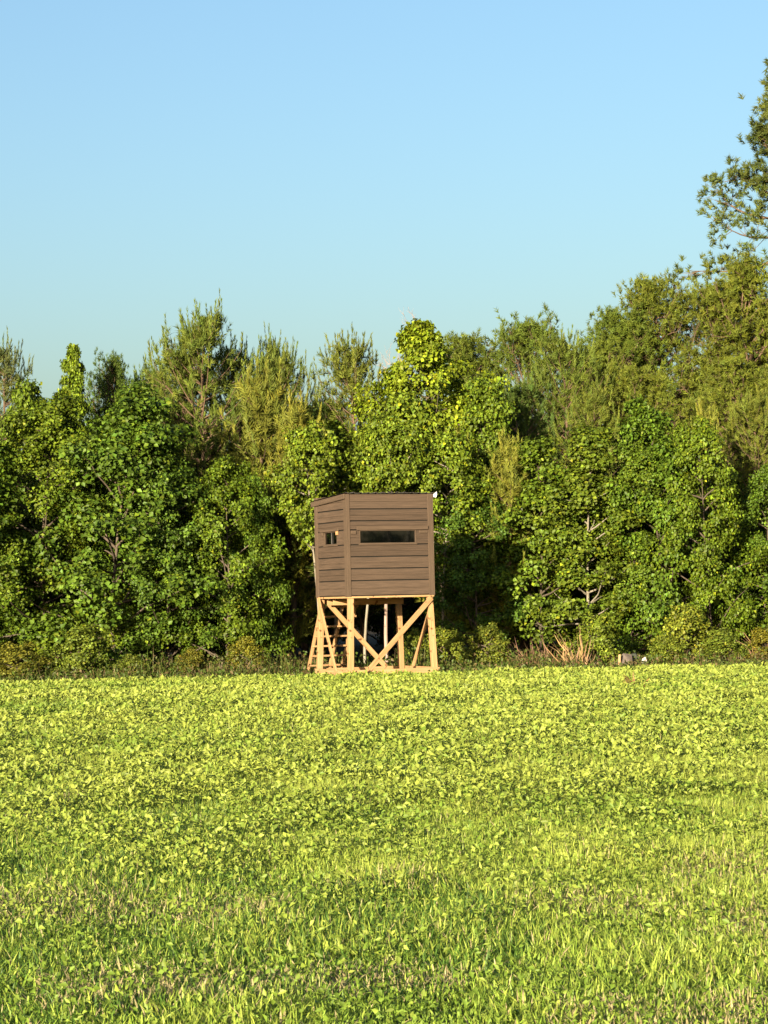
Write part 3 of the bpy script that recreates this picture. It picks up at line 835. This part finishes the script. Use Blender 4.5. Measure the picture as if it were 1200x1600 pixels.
N = norm(rng.normal(0, .6, (m_, 3)) + UP * .5 + np.array([0, -.35, 0]))
L = rng.uniform(.04, .10, m_)
V, T = leaf_soup(C, N, rng.normal(0, 1, (m_, 3)), L, L * .7)
b.add(V, T, np.repeat(pal[rng.choice([0, 2, 2, 0, 1], m_)] * rng.uniform(.7, 1.3, (m_, 1)), 4, 0))
ug = link('undergrowth', b.mesh('undergrowth', M_GRASS))
tag(ug, 'mixed olive and brown weeds along the foot of the wood', 'undergrowth', kind='stuff')

# ------------------------------------------------------------------ field: grass blades near, broad leaved forage plants farther out
rng = np.random.default_rng(1000)
def scatter(d0, d1, dens, margin=1.6):
    area = lambda d: (1200 / F_PX * d + 2 * margin)
    n = int((d1 - d0) * (area(d0) + area(d1)) / 2 * dens)
    y = d0 + (d1 - d0) * rng.random(int(n * 1.3)); k = rng.random(len(y)) * area(d1) < area(y); y = y[k][:n]
    x = (rng.random(len(y)) - .5) * area(y)
    return x, y

def clear_of_blind(x, y):
    lx = (x - B.x) * math.cos(TH) + (y - 46) * math.sin(TH); ly = -(x - B.x) * math.sin(TH) + (y - 46) * math.cos(TH)
    return ~((np.abs(lx) < W / 2 + .12) & (np.abs(ly) < D / 2 + .12))

GREEN, YEL, DRY, DEEP = np.array([.122, .190, .022]), np.array([.246, .288, .048]), np.array([.27, .225, .11]), np.array([.055, .105, .015])
gb = Bag()
def cover(d, pts_v):
    return np.interp(d, pts_v[0], pts_v[1])
for (d0, d1, segs) in ((7.0, 9.3, 3), (9.3, 15.0, 2), (15.0, 24.0, 1), (24.0, 45.0, 1)):
    D_ = ([7, 10, 14, 20, 26, 48], [6400, 5600, 3600, 1600, 750, 420])
    x, y = scatter(d0, d1, cover(d0, D_))
    k = (rng.random(len(x)) < cover(y, D_) / cover(d0, D_)) & clear_of_blind(x, y); x, y = x[k], y[k]
    n = len(x)
    f1, f2, f3 = vnoise(x, y * .6, .55, 11), vnoise(x, y * .5, 1.7, 12), vnoise(x, y, .18, 13)
    keep = rng.random(n) < .45 + .7 * f3
    x, y, f1, f2, f3 = x[keep], y[keep], f1[keep], f2[keep], f3[keep]; n = len(x)
    f4 = vnoise(x * .45, y, 2.6, 15)
    H = (.098 + .03 * np.clip((y - 12) / 20, 0, 1)) * (.45 + .8 * rng.random(n)) * (.55 + .9 * f1) * (.7 + .6 * f4) * np.interp(y, [32, 43], [1, .55])
    mixy = np.clip(.50 + .7 * (f1 - .5) + .5 * (f4 - .5) + .35 * rng.normal(0, 1, n) + np.clip((y - 10) / 20, 0, .35), 0, 1)[:, None]
    c = GREEN * (1 - mixy) + YEL * mixy
    deep = (f2 < .30) & (rng.random(n) < .45); c[deep] = DEEP
    dryp = rng.random(n) < np.clip((vnoise(x * .9, y * .8, .8, 14) - .58) * 2.0, .05, .42) * np.clip((22 - y) / 12, .25, 1)
    c[dryp] = DRY
    c = c * rng.uniform(.7, 1.3, (n, 1)) * np.interp(y, [7, 15, 22], [1.45, 1.25, 1.0])[:, None]
    wd = cover(y, ([7, 14, 24, 48], [.0072, .0085, .011, .018])) * rng.uniform(.7, 1.5, n)
    gb.add(*blades(x, y, -.005, H, wd, rng.uniform(0, 6.28, n), rng.uniform(.1, 1.15, n), c, segs))
for (d0, d1) in ((7.0, 13.5), (13.5, 24.0), (24.0, 45.0)):
    D_ = ([7, 10, 13, 18, 24, 48], [420, 560, 900, 1400, 1300, 900])
    dm = max(D_[1][i] for i in range(6) if D_[0][i] <= d1 + 6)
    x, y = scatter(d0, d1, dm)
    k = (rng.random(len(x)) < cover(y, D_) / dm) & clear_of_blind(x, y); x, y = x[k], y[k]
    n = len(x)
    f1, f3 = vnoise(x, y * .6, .55, 21), vnoise(x, y * .7, .34, 22)
    keep = rng.random(n) < .10 + 1.15 * np.clip((f3 - .25) * 1.6, 0, 1)
    x, y, f1, f3 = x[keep], y[keep], f1[keep], f3[keep]; n = len(x)
    z = (.03 + .12 * rng.random(n)) * (.55 + .9 * f1) * np.interp(y, [32, 43], [1, .5])
    N = norm(rng.normal(0, .55, (n, 3)) + UP * .55 + np.array([-.08, -.35, 0]))
    L = cover(y, ([7, 12, 20, 48], [.024, .030, .048, .075])) * rng.uniform(.55, 1.4, n)
    V, T = leaf_soup(np.stack([x, y, z], 1), N, rng.normal(0, 1, (n, 3)) + UP * .3, L, L * rng.uniform(.35, .75, n), .2, .25)
    mixy = np.clip(.58 + .6 * (f1 - .5) + .32 * rng.normal(0, 1, n) - np.clip((14 - y) / 14, 0, .3) + .7 * (vnoise(x * .45, y, 2.6, 15) - .5), 0, 1)[:, None]
    c = (GREEN * (1 - mixy) + YEL * 1.08 * mixy) * rng.uniform(.7, 1.3, (n, 1))
    gb.add(V, T, np.repeat(c, 4, 0))
grass = link('grass', gb.mesh('grass', M_GRASS))
tag(grass, 'sunlit yellow green grass and low forage plants covering the field', 'grass', kind='stuff')
p = at(990, 1086, 36.0)
# a rust coloured dead plant standing in the field
o = link('dead_weed', dry_clump(26, .16, .40, 61)); o.location = (p.x, 1.5 * F_PX / 152.0, 0); o.color = (1.0, .62, .7, 1)
tag(o, 'small rust coloured dead weed in the field right of the blind', 'dead weed')

# ------------------------------------------------------------------ wood across the field behind the camera (mirrored in the panes)
rng = np.random.default_rng(55); b = Bag()
for i in range(1500):
    a = math.radians(rng.uniform(20, 62)); dd = 150 + rng.uniform(0, 5); u = a * 150
    top = 7.25 + .45 * math.sin(u * 3.1) + .45 * math.sin(u * 1.3 + 2)
    c = np.array([math.sin(a) * dd, -math.cos(a) * dd, top * (1 - .3 * rng.random() ** 1.2)])
    m2 = 14
    C = c + rng.normal(0, .32, (m2, 3)); N = norm(rng.normal(0, 1, (m2, 3))); L = rng.uniform(.3, .7, m2)
    V, T = leaf_soup(C, N, rng.normal(0, 1, (m2, 3)), L, L * .8)
    b.add(V, T, (.04, .06, .015))
for i in range(85):
    a = math.radians(rng.uniform(20, 62)); dd = 150
    P = bent_path(rng, (math.sin(a) * dd, -math.cos(a) * dd, 0), (0, 0, 1), rng.uniform(8, 12), 8, .10)
    V, T = tube(P, np.linspace(.28, .12, 9), 5); b.add(V, T, (.04, .03, .02))
fw_ = link('far_wood', b.mesh('far_wood', M_LEAF))
tag(fw_, 'far dark wood mirrored in the window of the blind', 'wood', kind='stuff')
